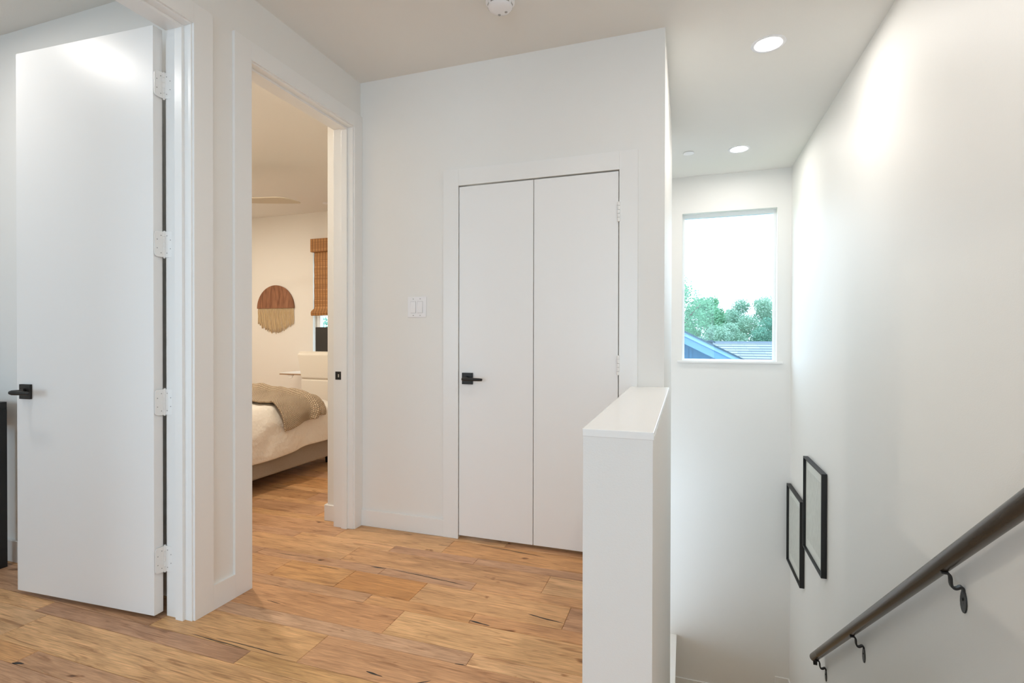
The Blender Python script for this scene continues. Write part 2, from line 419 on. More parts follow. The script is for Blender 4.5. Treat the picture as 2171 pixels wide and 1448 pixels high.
# closet frame
YCF = YB-.013
cl = struct(empty('trim_3', (-.79, YB, 0)), 'white flat casing around the closet double doors', 'door trim')
for n, a in (('casing', (-1.340, -1.245, YCF, YB, 0, 2.135)), ('casing', (-.329, -.234, YCF, YB, 0, 2.135)), ('head_casing', (-1.245, -.329, YCF, YB, 2.041, 2.135)),
             ('jamb', (-1.258, -1.249, YB-.004, YB+.12, 0, 2.045)), ('jamb', (-.325, -.316, YB-.004, YB+.12, 0, 2.045)), ('head_jamb', (-1.258, -.316, YB-.004, YB+.12, 2.045, 2.054))):
    b = box(n, M['trim'], *a, None, .0015); b.parent = cl; b.location = (.79, -YB, 0)
struct(box('closet_back', M['paint'], -1.30, -.27, YB+.60, YB+.62, 0, 2.2), 'dark closet interior behind the double doors', 'wall')
# baseboards
struct(box('baseboard_back', M['trim'], XC, -1.340, YB-.012, YB, 0, .100, None, .002), 'white baseboard below the light switch', 'baseboard')
struct(box('baseboard_left', M['trim'], XW, XC-.0003, 1.660, 1.770, 0, .105), 'short white baseboard between the two doorways', 'baseboard')
m = MB(); m.box(-2.176, -2.052, YB-.014, YB, 0, .100).box(-2.176, -2.162, YB, BYF, 0, .100)
struct(m.build('baseboard_bedroom', M['trim'], None, .002), 'white baseboard wrapping the bedroom wall end', 'baseboard')
struct(box('baseboard_partition', M['trim'], R1X, XWI, R1Y-.014, R1Y, 0, .110, None, .002), 'baseboard on the wall behind the open door', 'baseboard')
struct(box('baseboard_bedroom_far', M['trim'], BX0, -2.18, BYF-.014, BYF, 0, .110, None, .002), 'white baseboard behind the desk', 'baseboard')

# ---------------------------------------------------------------- floor of oak planks
fl = MB()
fl.box(BX0-.15, XWI, YREAR-.15, BYF+.16, -.30, -.012).box(XWI, -.262, YREAR-.15, YB+.75, -.30, -.012).box(-.262, XR, YREAR-.15, 1.49, -.30, -.012)
floor = struct(fl.build('floor', M['plank']), 'light oak plank floor with knots and dark cracks', 'floor')
floor.color = (.30, .17, .08, 1)
TONES = [rgb(206, 162, 118), rgb(200, 154, 110), rgb(194, 151, 114), rgb(208, 164, 118), rgb(202, 153, 104), rgb(188, 147, 114), rgb(212, 170, 126)]
P0, PER, WID = 1.235, .2545, .177
KNOWN = {(0, 0): [-2.525, -1.02], (0, 1): [-2.62, -1.525, -.55], (1, 0): [-2.05, -1.318], (1, 1): [-2.35, -1.95, -.735], (2, 0): [-1.95, -1.13],
         (2, 1): [-1.34, -.835], (3, 0): [-1.944, -1.555, -1.155, -.464], (3, 1): [-2.20, -1.43, -.935], (4, 0): [-2.45, -1.71, -.62],
         (4, 1): [-1.53, -1.031], (5, 0): [-1.945, -1.25], (5, 1): [-1.70, -.95]}
TONEFIX = {(3, 0, -1.155): rgb(210, 165, 118), (3, 0, -1.555): rgb(198, 143, 88), (3, 0, -1.944): rgb(204, 154, 102), (2, 0, -1.13): rgb(213, 170, 122), (1, 1, -1.95): rgb(192, 154, 122),
           (1, 0, -1.318): rgb(198, 152, 112), (1, 0, -2.05): rgb(208, 163, 114), (0, 0, -2.525): rgb(208, 164, 116), (0, 1, -2.62): rgb(184, 142, 110), (0, 1, -1.525): rgb(208, 164, 112),
           (3, 1, -1.43): rgb(186, 146, 114), (4, 1, -1.53): rgb(184, 142, 110), (5, 0, -1.25): rgb(202, 152, 102), (2, 0, -1.95): rgb(200, 150, 106), (2, 1, -.835): rgb(200, 152, 108), (4, 0, -1.71): rgb(200, 154, 110)}
def plank_mesh(mb, x0, x1, y0, y1, z):
    g = .0006; c = .0022; t = -.012
    x0 += g; x1 -= g; y0 += g; y1 -= g
    v = [(x0, y0, t), (x1, y0, t), (x1, y1, t), (x0, y1, t), (x0, y0, z-c*.6), (x1, y0, z-c*.6), (x1, y1, z-c*.6), (x0, y1, z-c*.6),
         (x0+c, y0+c, z), (x1-c, y0+c, z), (x1-c, y1-c, z), (x0+c, y1-c, z)]
    f = [(0, 1, 5, 4), (1, 2, 6, 5), (2, 3, 7, 6), (3, 0, 4, 7), (4, 5, 9, 8), (5, 6, 10, 9), (6, 7, 11, 10), (7, 4, 8, 11), (8, 9, 10, 11)]
    mb.add(v, f)
rest = MB()
for k in range(-19, 17):
    for nrw in (0, 1):
        y0 = P0 + PER*k + (0 if nrw == 0 else WID); y1 = P0 + PER*k + (WID if nrw == 0 else PER)
        if y1 < YREAR or y0 > BYF: continue
        if y0 > YB+.06: xa, xb = -5.6, -2.10
        elif y0 > 1.69: xa, xb = (-5.6, -.262)
        elif y0 > 1.40: xa, xb = (R1X, -.262)
        else: xa, xb = (R1X, XR)
        joints = KNOWN.get((k, nrw))
        if joints is None:
            joints = []; x = xa + random.uniform(.2, 1.3)
            while x < xb-.25: joints.append(x); x += random.uniform(.55, 1.55) if nrw == 0 else random.uniform(.4, 1.2)
        else:
            ext = []; x = joints[0]
            while x > xa+.6: x -= random.uniform(.6, 1.4); ext.append(x)
            joints = sorted([q for q in ext if q > xa+.2] + joints); x = joints[-1]
            while x < xb-.9: x += random.uniform(.6, 1.3); joints.append(x)
            joints = [q for q in joints if q < xb-.04]
        ed = [xa] + joints + [xb]
        for a, b in zip(ed[:-1], ed[1:]):
            if b - a < .02: continue
            inview = .55 < y0 < 4.3 and b > -4.3 and (y0 < YB or a > -3.9)
            if not inview:
                plank_mesh(rest, a, b, y0, y1, 0); continue
            pm = MB(); plank_mesh(pm, a, b, y0, y1, -random.random()*.0004)
            o = pm.build('plank', M['plank'], floor, fix=False)
            key = next((q for q in TONEFIX if q[0] == k and q[1] == nrw and abs(q[2]-a) < .01), None)
            col = TONEFIX[key] if key else random.choice(TONES)
            br = random.uniform(1.06, 1.18)
            o.color = (col[0]*br, col[1]*br, col[2]*br, 1)
rp = rest.build('planks_out_of_view', M['plank'], floor, fix=False); rp['kind'] = 'stuff'; rp.color = TONES[1]
# dark filler in the splits of the boards
M['filler'] = mat('dark_filler', (.020, .018, .016, 1), .5)
def crack(x0, y0, x1, y1, w, wob=.006):
    n = 14; mb = MB(); top = []; bot = []
    for i in range(n+1):
        t = i/n; x = x0+(x1-x0)*t; y = y0+(y1-y0)*t + wob*noise.noise(Vector((x*9, y0*31, 3)))
        hw_ = w*(math.sin(PI*min(1, max(0, t)))**.6)*(.55+.9*abs(noise.noise(Vector((x*22, y0*7, 1))))) + .0002
        top.append((x, y+hw_, .00035)); bot.append((x, y-hw_, .00035))
    v = top+bot; f = [(i, n+1+i, n+2+i, i+1) for i in range(n)]
    mb.add(v, f); mb.build('crack_filler', M['filler'], floor, fix=False)
CR = []
for (ax, ay), (bx_, by_), w in [((455, 1357), (612, 1395), .0024), ((404, 1348), (524, 1382), .0028), ((785, 1203), (820, 1207), .004), ((830, 1209), (990, 1243), .0030),
                                ((995, 1318), (1040, 1329), .0045), ((1120, 1304), (1197, 1324), .0042), ((775, 1427), (812, 1437), .0038), ((965, 1410), (985, 1412), .003),
                                ((875, 1453), (915, 1446), .004), ((1010, 1155), (1160, 1183), .0030), ((675, 1202), (720, 1209), .0026), ((578, 1035), (640, 1043), .0035),
                                ((930, 1156), (955, 1159), .0026), ((22, 1410), (48, 1412), .006), ((520, 1157), (545, 1147), .003), ((565, 1275), (595, 1283), .002), ((585, 1173), (640, 1182), .002)]:
    def fp(px, py):
        y, p, r = [math.radians(a) for a in (18.679, -0.344, 0.106)]
        d = Vector((-math.sin(y), math.cos(y), math.sin(p))) + Vector((math.cos(y), math.sin(y), 0))*((px-1085.5)/1088.36) - Vector((0, 0, 1))*((py-724)/1088.36)
        t = -1.161/d.z; return d.x*t, d.y*t
    a = fp(ax, ay); b = fp(bx_, by_); CR.append((a, b, w))
for a, b, w in CR: crack(a[0], a[1], b[0], b[1], w*.95)

# ---------------------------------------------------------------- door hardware
def hinge(name, parent, z, pin, door_n, jamb_n):
    """pin (x,y); leaves as thin plates along directions"""
    h = .106; o = empty(name, (pin[0], pin[1], z)); o.parent = parent
    kn = MB()
    for i in range(5):
        kn.lathe([(0, -h/2+i*h/5+.0010), (.0068, -h/2+i*h/5+.0010), (.0068, -h/2+(i+1)*h/5-.0010), (0, -h/2+(i+1)*h/5-.0010)], n=14, smooth=False)
    kn.lathe([(0, -h/2-.004), (.0042, -h/2-.004), (.0042, h/2+.004), (0, h/2+.004)], n=12, smooth=False)
    kn.build('knuckle', M['trim'], o)
    for d in (door_n, jamb_n):
        dv = Vector((d[0], d[1], 0)).normalized(); nv = Vector((-dv.y, dv.x, 0))
        pts = []; L_ = .040
        c = .012
        poly = [(.003, -h/2), (L_-c, -h/2), (L_-c*.3, -h/2+c*.3), (L_, -h/2+c), (L_, h/2-c), (L_-c*.3, h/2-c*.3), (L_-c, h/2), (.003, h/2)]
        v = [dv*p[0]+Vector((0, 0, p[1]))+nv*s*.0016 for s in (-1, 1) for p in poly]; n = len(poly)
        lf = MB().add(v, [tuple(range(n)), tuple(range(n, 2*n))]+[(i, (i+1) % n, n+(i+1) % n, n+i) for i in range(n)]).build('hinge_leaf', M['trim'], o)
        for q in ((.014, .036), (.030, .018), (.030, -.018), (.014, -.036)):
            sc = MB(); cpos = dv*q[0]+Vector((0, 0, q[1]))
            ring = [cpos+nv*s*.0022+(dv*math.cos(2*PI*k/8)+Vector((0, 0, 1))*math.sin(2*PI*k/8))*.0022 for s in (-1, 1) for k in range(8)]
            sc.add(ring, [tuple(range(8)), tuple(range(8, 16))]+[(i, (i+1) % 8, 8+(i+1) % 8, 8+i) for i in range(8)])
            sc.build('screw', M['greyplastic'], o)
    return o
def lever(name, parent, loc, direction=1):
    """square rosette lever on a face towards -y, lever towards +x*direction"""
    o = empty(name, loc); o.parent = parent
    MB().box(-.033, .033, -.011, 0, -.033, .033).build('rosette', M['black'], o, .0015)
    MB().lathe([(0, -.060), (.009, -.060), (.011, -.057), (.0105, -.030), (.013, -.022), (.015, -.011), (0, -.011)], n=20, axis='y').build('neck', M['black'], o)
    n = 9; pts = [(direction*(-.012+.122*i/n), -.056, -.001*i/n) for i in range(n+1)]
    MB().tube(pts, [.0085, .0105, .0105, .0100, .0095, .0090, .0088, .0085, .0082, .0070], n=14, flat=.85).build('lever', M['black'], o)
    return o

# open door
D1 = empty('door_1', (-2.0625, 1.560, 0), math.radians(2.9))
struct(D1, 'tall white flush door standing open, left of the hallway', 'door')
dp = MB().box(-.800, 0, -.041, 0, .019, 2.436).build('door_panel', M['door'], D1, .0015)
for z in (.241, .894, 1.548, 2.205):
    hinge('hinge', D1, z, (.0085, .0000), (-.12, -1), (1, .12))
lever('door_handle', D1, (-.735, -.041, .919), 1)['label'] = 'black square-rose lever handle'
# closet doors
for nm, x0, x1, lab in (('door_2', -1.2415, -.7960, 'white closet door leaf with the black lever handle'), ('door_3', -.7920, -.3338, 'white closet door leaf hinged beside the half wall')):
    d = struct(empty(nm, (x0, YB-.006, 0)), lab, 'door')
    MB().box(0, x1-x0, 0, .035, .020, 2.034).build('door_panel', M['door'], d, .0012)
    if nm == 'door_2':
        lever('door_handle', d, (-1.186-x0, 0, .930), 1)['label'] = 'black square-rose lever handle'
    else:
        for z in (1.821, 1.022):
            hg = empty('hinge', (x1-x0+.0024, -.0085, z)); hg.parent = d
            kn = MB()
            for i in range(5):
                kn.lathe([(0, -.052+i*.0208+.0010), (.0075, -.052+i*.0208+.0010), (.0075, -.052+(i+1)*.0208-.0010), (0, -.052+(i+1)*.0208-.0010)], n=14, smooth=False)
            kn.build('knuckle', M['trim'], hg)
            MB().box(-.010, 0, .003, .005, -.052, .052).build('hinge_leaf', M['trim'], hg)

# light switch
sw = tag(empty('light_switch', (-1.518, YB, 1.346)), 'white double rocker light switch on the wall beside the closet', 'light switch')
MB().box(-.062, .062, -.006, 0, -.0615, .0615).build('wall_plate', M['plastic'], sw, .003)
for x in (-.023, .023):
    MB().box(x-.0175, x+.0175, -.0066, -.005, -.0345, .0345).build('rocker_frame', M['greyplastic'], sw)
    MB().prism([(-.0062, -.0335), (-.0062, .0335), (-.0076, .0335), (-.0105, -.0335)], 'x', x-.0165, x+.0165).build('rocker', M['plastic'], sw, .0008)
    for z in (-.049, .049):
        MB().lathe([(0, -.0075), (.0026, -.0073), (.0030, -.006), (0, -.006)], (x, 0, z), 12, 'y').build('screw', M['greyplastic'], sw)

# ---------------------------------------------------------------- lamps and ceiling devices
def can_light(x, y, label, power, col=(1, .96, .91, 1), r=.058, group='recessed ceiling lights'):
    o = tag(empty('recessed_light', (x, y, H)), label, 'ceiling light', group)
    MB().lathe([(r, .02), (r, -.001), (r+.012, -.004), (r+.026, -.0035), (r+.029, 0), (r+.029, .002)], n=40).build('trim_ring', M['plastic'], o)
    MB().lathe([(0, -.0005), (r, -.0005)], n=40).build('lens', emit('lamp_lens', col, power/(PI*PI*r*r)), o, fix=False)
    for c in o.children:
        if c.name.startswith('lens'):
            for p in c.data.polygons: pass
    return o
can_light(.414, 3.05, 'recessed ceiling light in the stairwell nearer the viewer', P_STAIR)
can_light(.416, 4.66, 'recessed ceiling light in the stairwell closest to the window', P_STAIR*.8)
can_light(.414, 1.35, 'recessed ceiling light above the stair top', P_STAIR*1.1)
can_light(-1.1, 4.6, 'added unseen fill light over the lower flight behind the stair wall', P_STAIR*1.5)  # added lamp, hidden from view, to brighten the stair void and far wall
can_light(-.95, .55, 'added unseen ceiling light in the hallway above the viewer', P_HALL)  # added out of view to supply light to the hallway
can_light(-.95, -1.2, 'added unseen ceiling light at the rear of the hallway', P_HALL)  # unseen lamp added behind the camera as extra hallway light
can_light(-3.05, .92, 'recessed ceiling light in the room behind the open door', P_ROOM)
WARM = (1, .905, .76, 1)
can_light(-3.0, 2.55, 'warm recessed ceiling light just inside the bedroom', P_BED, WARM)
can_light(-5.0, 3.7, 'warm recessed ceiling light at the far left of the bedroom', P_BED, WARM)
can_light(-5.2, 2.55, 'warm recessed ceiling light over the bed head', P_BED, WARM)

sm = tag(empty('smoke_detector', (-.826, 2.262, H)), 'white round smoke detector on the hallway ceiling', 'smoke detector')
MB().lathe([(.068, 0), (.068, -.012), (.064, -.016), (.060, -.018), (.058, -.032), (.050, -.042), (.030, -.047), (0, -.048)], n=40).build('housing', M['plastic'], sm)
for k in range(10):
    a = 2*PI*k/10
    b = MB().box(-.010, .010, -.0012, .0012, -.0055, .0055).build('vent_slot', M['greyplastic'], sm); b.location = (.0575*math.cos(a), .0575*math.sin(a), -.0265); b.rotation_euler = (0, 0, a+PI/2)
for x, y in ((.022, .02), (-.015, .03)):
    MB().lathe([(0, -.0492), (.006, -.0488), (.007, -.044), (0, -.044)], (x, y, 0), 14).build('test_button', M['greyplastic'], sm)
def sprinkler(x, y, label):
    o = tag(empty('sprinkler_cover', (x, y, H)), label, 'sprinkler', 'concealed ceiling sprinkler covers')
    MB().lathe([(.045, -.002), (.045, -.006), (.040, -.008), (0, -.009)], n=28).build('cover_plate', M['plastic'], o)
    MB().lathe([(.038, 0), (.038, -.004), (.030, -.004)], n=28).build('skirt', M['dark'], o)
sprinkler(.019, 4.62, 'small round white sprinkler cover on the stairwell ceiling')
sprinkler(-3.985, 5.00, 'small round sprinkler cover on the bedroom ceiling')

# ---------------------------------------------------------------- stair window
win = struct(empty('window_1', ((WX0+WX1)/2, YF+.09, WZ0)), 'white stairwell window looking out to trees and roofs', 'window')
def wpart(n, mt, a, par, bev=.002):
    o = box(n, mt, *a, None, bev); o.parent = par; o.location = -par.location; return o
fw = .022
for a in ((WX0, WX0+fw, YF+.07, YF+.12, WZ0, WZ1), (WX1-fw, WX1, YF+.07, YF+.12, WZ0, WZ1), (WX0+fw, WX1-fw, YF+.07, YF+.12, WZ1-.035, WZ1), (WX0+fw, WX1-fw, YF+.07, YF+.12, WZ0, WZ0+.012)):
    wpart('window_frame', M['vinyl'], a, win)
wpart('pane', M['glass'], (WX0+fw, WX1-fw, YF+.096, YF+.100, WZ0+.012, WZ1-.035), win, 0)
wpart('window_sill', M['trim'], (WX0-.042, WX1+.046, YF-.022, YF+.0, WZ0-.020, WZ0-.002), win)
wpart('sill_board', M['trim'], (WX0, WX1, YF, YF+.07, WZ0-.001, WZ0+.001), win, 0)
# bedroom window
w2 = struct(empty('window_2', ((BWX0+BWX1)/2, BYF+.09, BWZ0)), 'bedroom window partly covered by the woven shade', 'window')
for a in ((BWX0, BWX0+.06, BYF+.06, BYF+.12, BWZ0, BWZ1), (BWX1-.06, BWX1, BYF+.06, BYF+.12, BWZ0, BWZ1), (BWX0+.06, BWX1-.06, BYF+.06, BYF+.12, BWZ1-.06, BWZ1), (BWX0+.06, BWX1-.06, BYF+.06, BYF+.12, BWZ0, BWZ0+.06), (BWX0+.06, BWX1-.06, BYF+.07, BYF+.11, 1.60, 1.65)):
    wpart('window_frame', M['vinyl'], a, w2)
wpart('pane', M['glass'], (BWX0+.06, BWX1-.06, BYF+.088, BYF+.092, BWZ0+.06, BWZ1-.06), w2, 0)
# rear hallway window and side-room window
w3 = struct(empty('window_3', (-.5, YREAR-.09, RWZ0)), 'large window at the hallway end behind the viewer', 'window')
for a in ((RWX0, RWX0+.05, YREAR-.12, YREAR-.06, RWZ0, RWZ1), (RWX1-.05, RWX1, YREAR-.12, YREAR-.06, RWZ0, RWZ1), (RWX0+.05, RWX1-.05, YREAR-.12, YREAR-.06, RWZ0, RWZ0+.05), (RWX0+.05, RWX1-.05, YREAR-.12, YREAR-.06, RWZ1-.05, RWZ1), (-.53, -.47, YREAR-.12, YREAR-.06, RWZ0+.05, RWZ1-.05)):
    wpart('window_frame', M['vinyl'], a, w3)
wpart('pane', M['glass'], (RWX0+.05, RWX1-.05, YREAR-.092, YREAR-.088, RWZ0+.05, RWZ1-.05), w3, 0)
w4 = struct(empty('window_4', (-3.3, -1.89, .25)), 'window of the room behind the open door', 'window')
for a in ((-4.1, -4.05, -1.92, -1.86, .25, 2.30), (-2.55, -2.5, -1.92, -1.86, .25, 2.30), (-4.05, -2.55, -1.92, -1.86, .25, .30), (-4.05, -2.55, -1.92, -1.86, 2.25, 2.30)):
    wpart('window_frame', M['vinyl'], a, w4)
wpart('pane', M['glass'], (-4.05, -2.55, -1.892, -1.888, .30, 2.25), w4, 0)
def portal(loc, rot, sx, sy):
    l = bpy.data.lights.new('daylight_portal', 'AREA'); l.shape = 'RECTANGLE'; l.size = sx; l.size_y = sy; l.cycles.is_portal = True
    o = bpy.data.objects.new('daylight_portal', l); C.objects.link(o); o.location = loc; o.rotation_euler = rot
portal(((WX0+WX1)/2, YF+.15, (WZ0+WZ1)/2), (-PI/2, 0, 0), WX1-WX0, WZ1-WZ0)
portal(((BWX0+BWX1)/2, BYF+.15, (BWZ0+BWZ1)/2), (-PI/2, 0, 0), BWX1-BWX0, BWZ1-BWZ0)
portal(((RWX0+RWX1)/2, YREAR-.14, (RWZ0+RWZ1)/2), (PI/2, 0, 0), RWX1-RWX0, RWZ1-RWZ0)
portal((-3.3, -1.94, 1.275), (PI/2, 0, 0), 1.6, 2.05)

# ---------------------------------------------------------------- handrail
hr = tag(empty('handrail', (XR, 2.9, 0)), 'dark bronze round handrail on the stairwell wall', 'handrail')
RX = XR-.060; RSL = -.766
def rz(y): return .719 + (y-1.741)*RSL
y_a, y_b = .70, 4.075
off = Vector((-XR, -2.9, 0))
def loc(p): return Vector(p)+off
rail = MB().tube([loc((RX, y_a+(y_b-y_a)*i/20, rz(y_a+(y_b-y_a)*i/20))) for i in range(21)], .0275, n=28).build('rail', M['railwood'], hr)
def ribbon(mb, pts, w, th):
    """flat forged bar: width along y, thickness in the x-z plane"""
    P = [Vector(p) for p in pts]; rings = []
    for i, p in enumerate(P):
        t = (P[min(i+1, len(P)-1)]-P[max(i-1, 0)]).normalized(); n = Vector((0, 1, 0)); u = t.cross(n).normalized()
        rings.append([p+n*a*w+u*b*th for a, b in ((-1, -1), (1, -1), (1, 1), (-1, 1))])
    v = [q for r in rings for q in r]; f = []
    for i in range(len(P)-1):
        for k in range(4): f.append((i*4+k, i*4+(k+1) % 4, (i+1)*4+(k+1) % 4, (i+1)*4+k))
    f += [(0, 1, 2, 3), tuple(len(v)-4+k for k in range(4))]
    mb.add(v, f)
def bez(p0, p1, p2, p3, n=8):
    return [(p0*(1-t)**3+p1*3*t*(1-t)**2+p2*3*t*t*(1-t)+p3*t**3) for t in [i/n for i in range(n+1)]]
for yb_ in (2.188, 3.228, 4.005):
    zr = rz(yb_)-.034
    br = empty('bracket', loc((XR, yb_, zr))); br.parent = hr
    V = lambda x, z: Vector((x, 0, z))
    path = bez(V(-.060, 0), V(-.047, .002), V(-.040, -.004), V(-.040, -.024)) + bez(V(-.040, -.024), V(-.040, -.056), V(-.026, -.054), V(-.016, -.046))[1:] + bez(V(-.016, -.046), V(-.010, -.040), V(-.005, -.042), V(-.0035, -.056))[1:]
    a = MB(); ribbon(a, path, .0078, .0040); a.build('bracket_arm', M['iron'], br, .001)
    MB().box(-.072, -.048, -.016, .016, .0, .006).build('saddle', M['iron'], br, .001)
    lf = MB(); n = 18; ol = []
    for k in range(n):
        t = 2*PI*k/n; ol.append((.0215*math.sin(t)*(1-.12*math.cos(t)), -.092+.041*math.cos(t)))
    lf.prism(ol, 'x', -.0045, 0)
    lo = lf.build('wall_leaf', M['iron'], br, .0012)
    MB().lathe([(0, -.0078), (.004, -.0072), (.0052, -.0045), (0, -.0045)], (0, 0, -.085), 12, 'x').build('screw', M['black'], br)
MB().prism([(4.035-2.9, rz(4.035)-.024), (4.062-2.9, rz(4.062)-.02), (4.035-2.9, rz(4.035)-.062)], 'x', RX-XR-.012, RX-XR+.012).build('end_gusset', M['black'], hr)

# ---------------------------------------------------------------- pictures
def picture(y0, y1, z0, z1, label, d=.034):
    o = tag(empty('picture_frame', (XR, (y0+y1)/2, z0)), label, 'picture frame', 'black frames on the stair wall')
    w = y1-y0; h = z1-z0; b = .012
    def bx(n, mt, a, par=o, bev=.0008): return MB().box(*a).build(n, mt, par, bev)
    bx('frame_side', M['blackwood'], (-d-.002, -.002, -w/2, -w/2+b, 0, h)); bx('frame_side', M['blackwood'], (-d-.002, -.002, w/2-b, w/2, 0, h))
    bx('frame_rail', M['blackwood'], (-d-.002, -.002, -w/2+b, w/2-b, 0, b)); bx('frame_rail', M['blackwood'], (-d-.002, -.002, -w/2+b, w/2-b, h-b, h))
    bx('backing', M['deskedge'], (-.010, -.0015, -w/2+b, w/2-b, b, h-b))
    bx('mat_board', M['paper'], (-.0165, -.0135, -w/2+b, w/2-b, b, h-b), o, 0)
    pr = bx('print', M['print'], (-.0185, -.0165, -w/2+.075, w/2-.075, .09, h-.09), o, 0)
    bx('glazing', M['glazing'], (-.0215, -.0200, -w/2+b, w/2-b, b, h-b), o, 0)
picture(4.003, 4.585, -.480, .236, 'black framed faint print, nearer and higher of the two')
picture(4.694, 5.275, -.866, -.164, 'black framed faint print, farther and lower of the two')

# ---------------------------------------------------------------- black console behind the open door
cn = tag(empty('console_table', (-3.75, 1.50, 0)), 'black console table against the wall behind the open door', 'table')
MB().box(-.50, .50, -.20, .14, .800, .836).build('table_top', M['blackwood'], cn, .002)
for x in (-.50, .45):
    for y in (-.20, .09): MB().box(x, x+.05, y, y+.05, 0, .80).build('leg', M['blackwood'], cn, .001)
MB().box(-.45, .45, .10, .12, .70, .80).build('apron', M['blackwood'], cn, .001)

# ---------------------------------------------------------------- bedroom: bed, duvet, throw
BDX0, BDX1, BDY0, BDY1, ZT = -4.62, -3.03, 1.97, 4.16, .625
bed = tag(empty('bed', ((BDX0+BDX1)/2, (BDY0+BDY1)/2, 0)), 'upholstered grey-brown bed base with mattress seen through the doorway', 'bed')
hx, hy = (BDX1-BDX0)/2, (BDY1-BDY0)/2
MB().box(-hx, hx, -hy, hy, .100, .330).build('bed_base', M['basefab'], bed, .015)
MB().box(-hx+.06, hx-.06, -hy+.03, hy-.12, .330, .47).build('mattress', M['sheet'], bed, .05)
MB().box(-hx, hx, -hy-.10, -hy, .100, 1.10).build('headboard', M['basefab'], bed, .02)
for x in (-1, 1):
    for y in (-1, 1): MB().lathe([(0, 0), (.022, 0), (.028, .10), (0, .10)], (x*(hx-.15), y*(hy-.15), 0), 16).build('leg', M['black'], bed)

def prof(s, w, rc):
    """arc-length s from the bed centre -> (horizontal, drop)"""
    sg = 1 if s >= 0 else -1; a = abs(s)
    if a <= w-rc: return s, 0.
    q = a-(w-rc)
    if q < rc*PI/2: t = q/rc; return sg*(w-rc+rc*math.sin(t)), rc*(1-math.cos(t))
    d = q-rc*PI/2
    return sg*(w+.02*math.sin(min(d, .4)*4)), rc+d
BCX, BCY = (BDX0+BDX1)/2, (BDY0+BDY1)/2
def drape(s, t, lift, rc=.14):
    wx, wy = hx+.035+lift, hy+.035+lift
    x, dx = prof(s, wx, rc); y, dy = prof(t, wy, rc)
    puff = .015*(1-(s/wx)**2 if abs(s) < wx else 0)
    dr = .13*min(1.3, max(0, (s-.42)/.40)*max(0, (t-.52)/.48)) + .05*max(0, min(1, (t-.62)/.4))
    z = ZT + lift + puff - math.hypot(dx, dy) - dr*max(0, 1-math.hypot(dx, dy)/.30)
    return Vector((BCX+x, BCY+y, z))
def cloth(name, m_, s0, s1, t0, t1, ns, nt_, fn, thick, uvscale):
    v = []; f = []; uv = []
    for i in range(ns+1):
        for j in range(nt_+1):
            a, b = i/ns, j/nt_; v.append(fn(s0+(s1-s0)*a, t0+(t1-t0)*b)); uv.append((a*uvscale[0], b*uvscale[1]))
    for i in range(ns):
        for j in range(nt_):
            k = i*(nt_+1)+j; f.append((k, k+nt_+1, k+nt_+2, k+1))
    me = bpy.data.meshes.new(name); me.from_pydata(v, [], f); ul = me.uv_layers.new(name='UVMap')
    for p in me.polygons:
        p.use_smooth = True
        for li, vi in zip(p.loop_indices, p.vertices): ul.data[li].uv = uv[vi]
    o = bpy.data.objects.new(name, me); C.objects.link(o); me.materials.append(m_)
    sd = o.modifiers.new('thickness', 'SOLIDIFY'); sd.thickness = thick; sd.offset = 1
    ss = o.modifiers.new('smooth', 'SUBSURF'); ss.levels = 1; ss.render_levels = 1
    return o
def duv(s, t, lift=0.):
    p = drape(s, t, lift)
    n1 = noise.noise(Vector((s*2.2, t*2.2, 0)))*.030 + noise.noise(Vector((s*6+t*3, t*5-s*2, 4)))*.020 + noise.noise(Vector((s*15, t*8, 9)))*.008
    side = abs(s) > hx-.05
    if side:
        k = min(1, (abs(s)-hx+.05)/.3)
        n1 += .018*k*math.sin(t*11+2*noise.noise(Vector((t*2, 0, 1))))
        p.x += (1 if s > 0 else -1)*n1; p.z += -.035*k*max(0, min(1, (.45-t)/.5)) + .010*k*math.sin(t*4.5+.6) + .03*k*noise.noise(Vector((t*1.7, 5, s)))
    else: p.z += n1
    if t > hy-.02: p.y += n1*.7
    return p
dv_ = cloth('duvet', M['sheet'], -hx-.36, hx+.335, -hy+.55, hy+.30, 90, 110, duv, .012, (1, 1))
tag(dv_, 'rumpled cream duvet covering the bed', 'duvet')
for x in (-.40, .40):
    pb = MB(); n = 14; vv = []; ff = []
    for sgn in (1, -1):
        for i in range(n+1):
            for j in range(n+1):
                a, b = i/n*2-1, j/n*2-1; e_ = max(0, (1-a**4)*(1-b**4))**.5
                vv.append((x+a*.34, -hy+.30+b*.22, .70+sgn*.075*e_))
        o_ = (0 if sgn == 1 else (n+1)**2)
        for i in range(n):
            for j in range(n):
                k = o_+i*(n+1)+j; ff.append((k, k+n+1, k+n+2, k+1))
    pb.add(vv, ff, True); po_ = pb.build('pillow', M['sheet']); po_.location = bed.location
    tag(po_, 'cream pillow at the head of the bed, ' + ('far side' if x < 0 else 'doorway side'), 'pillow', 'bed pillows')

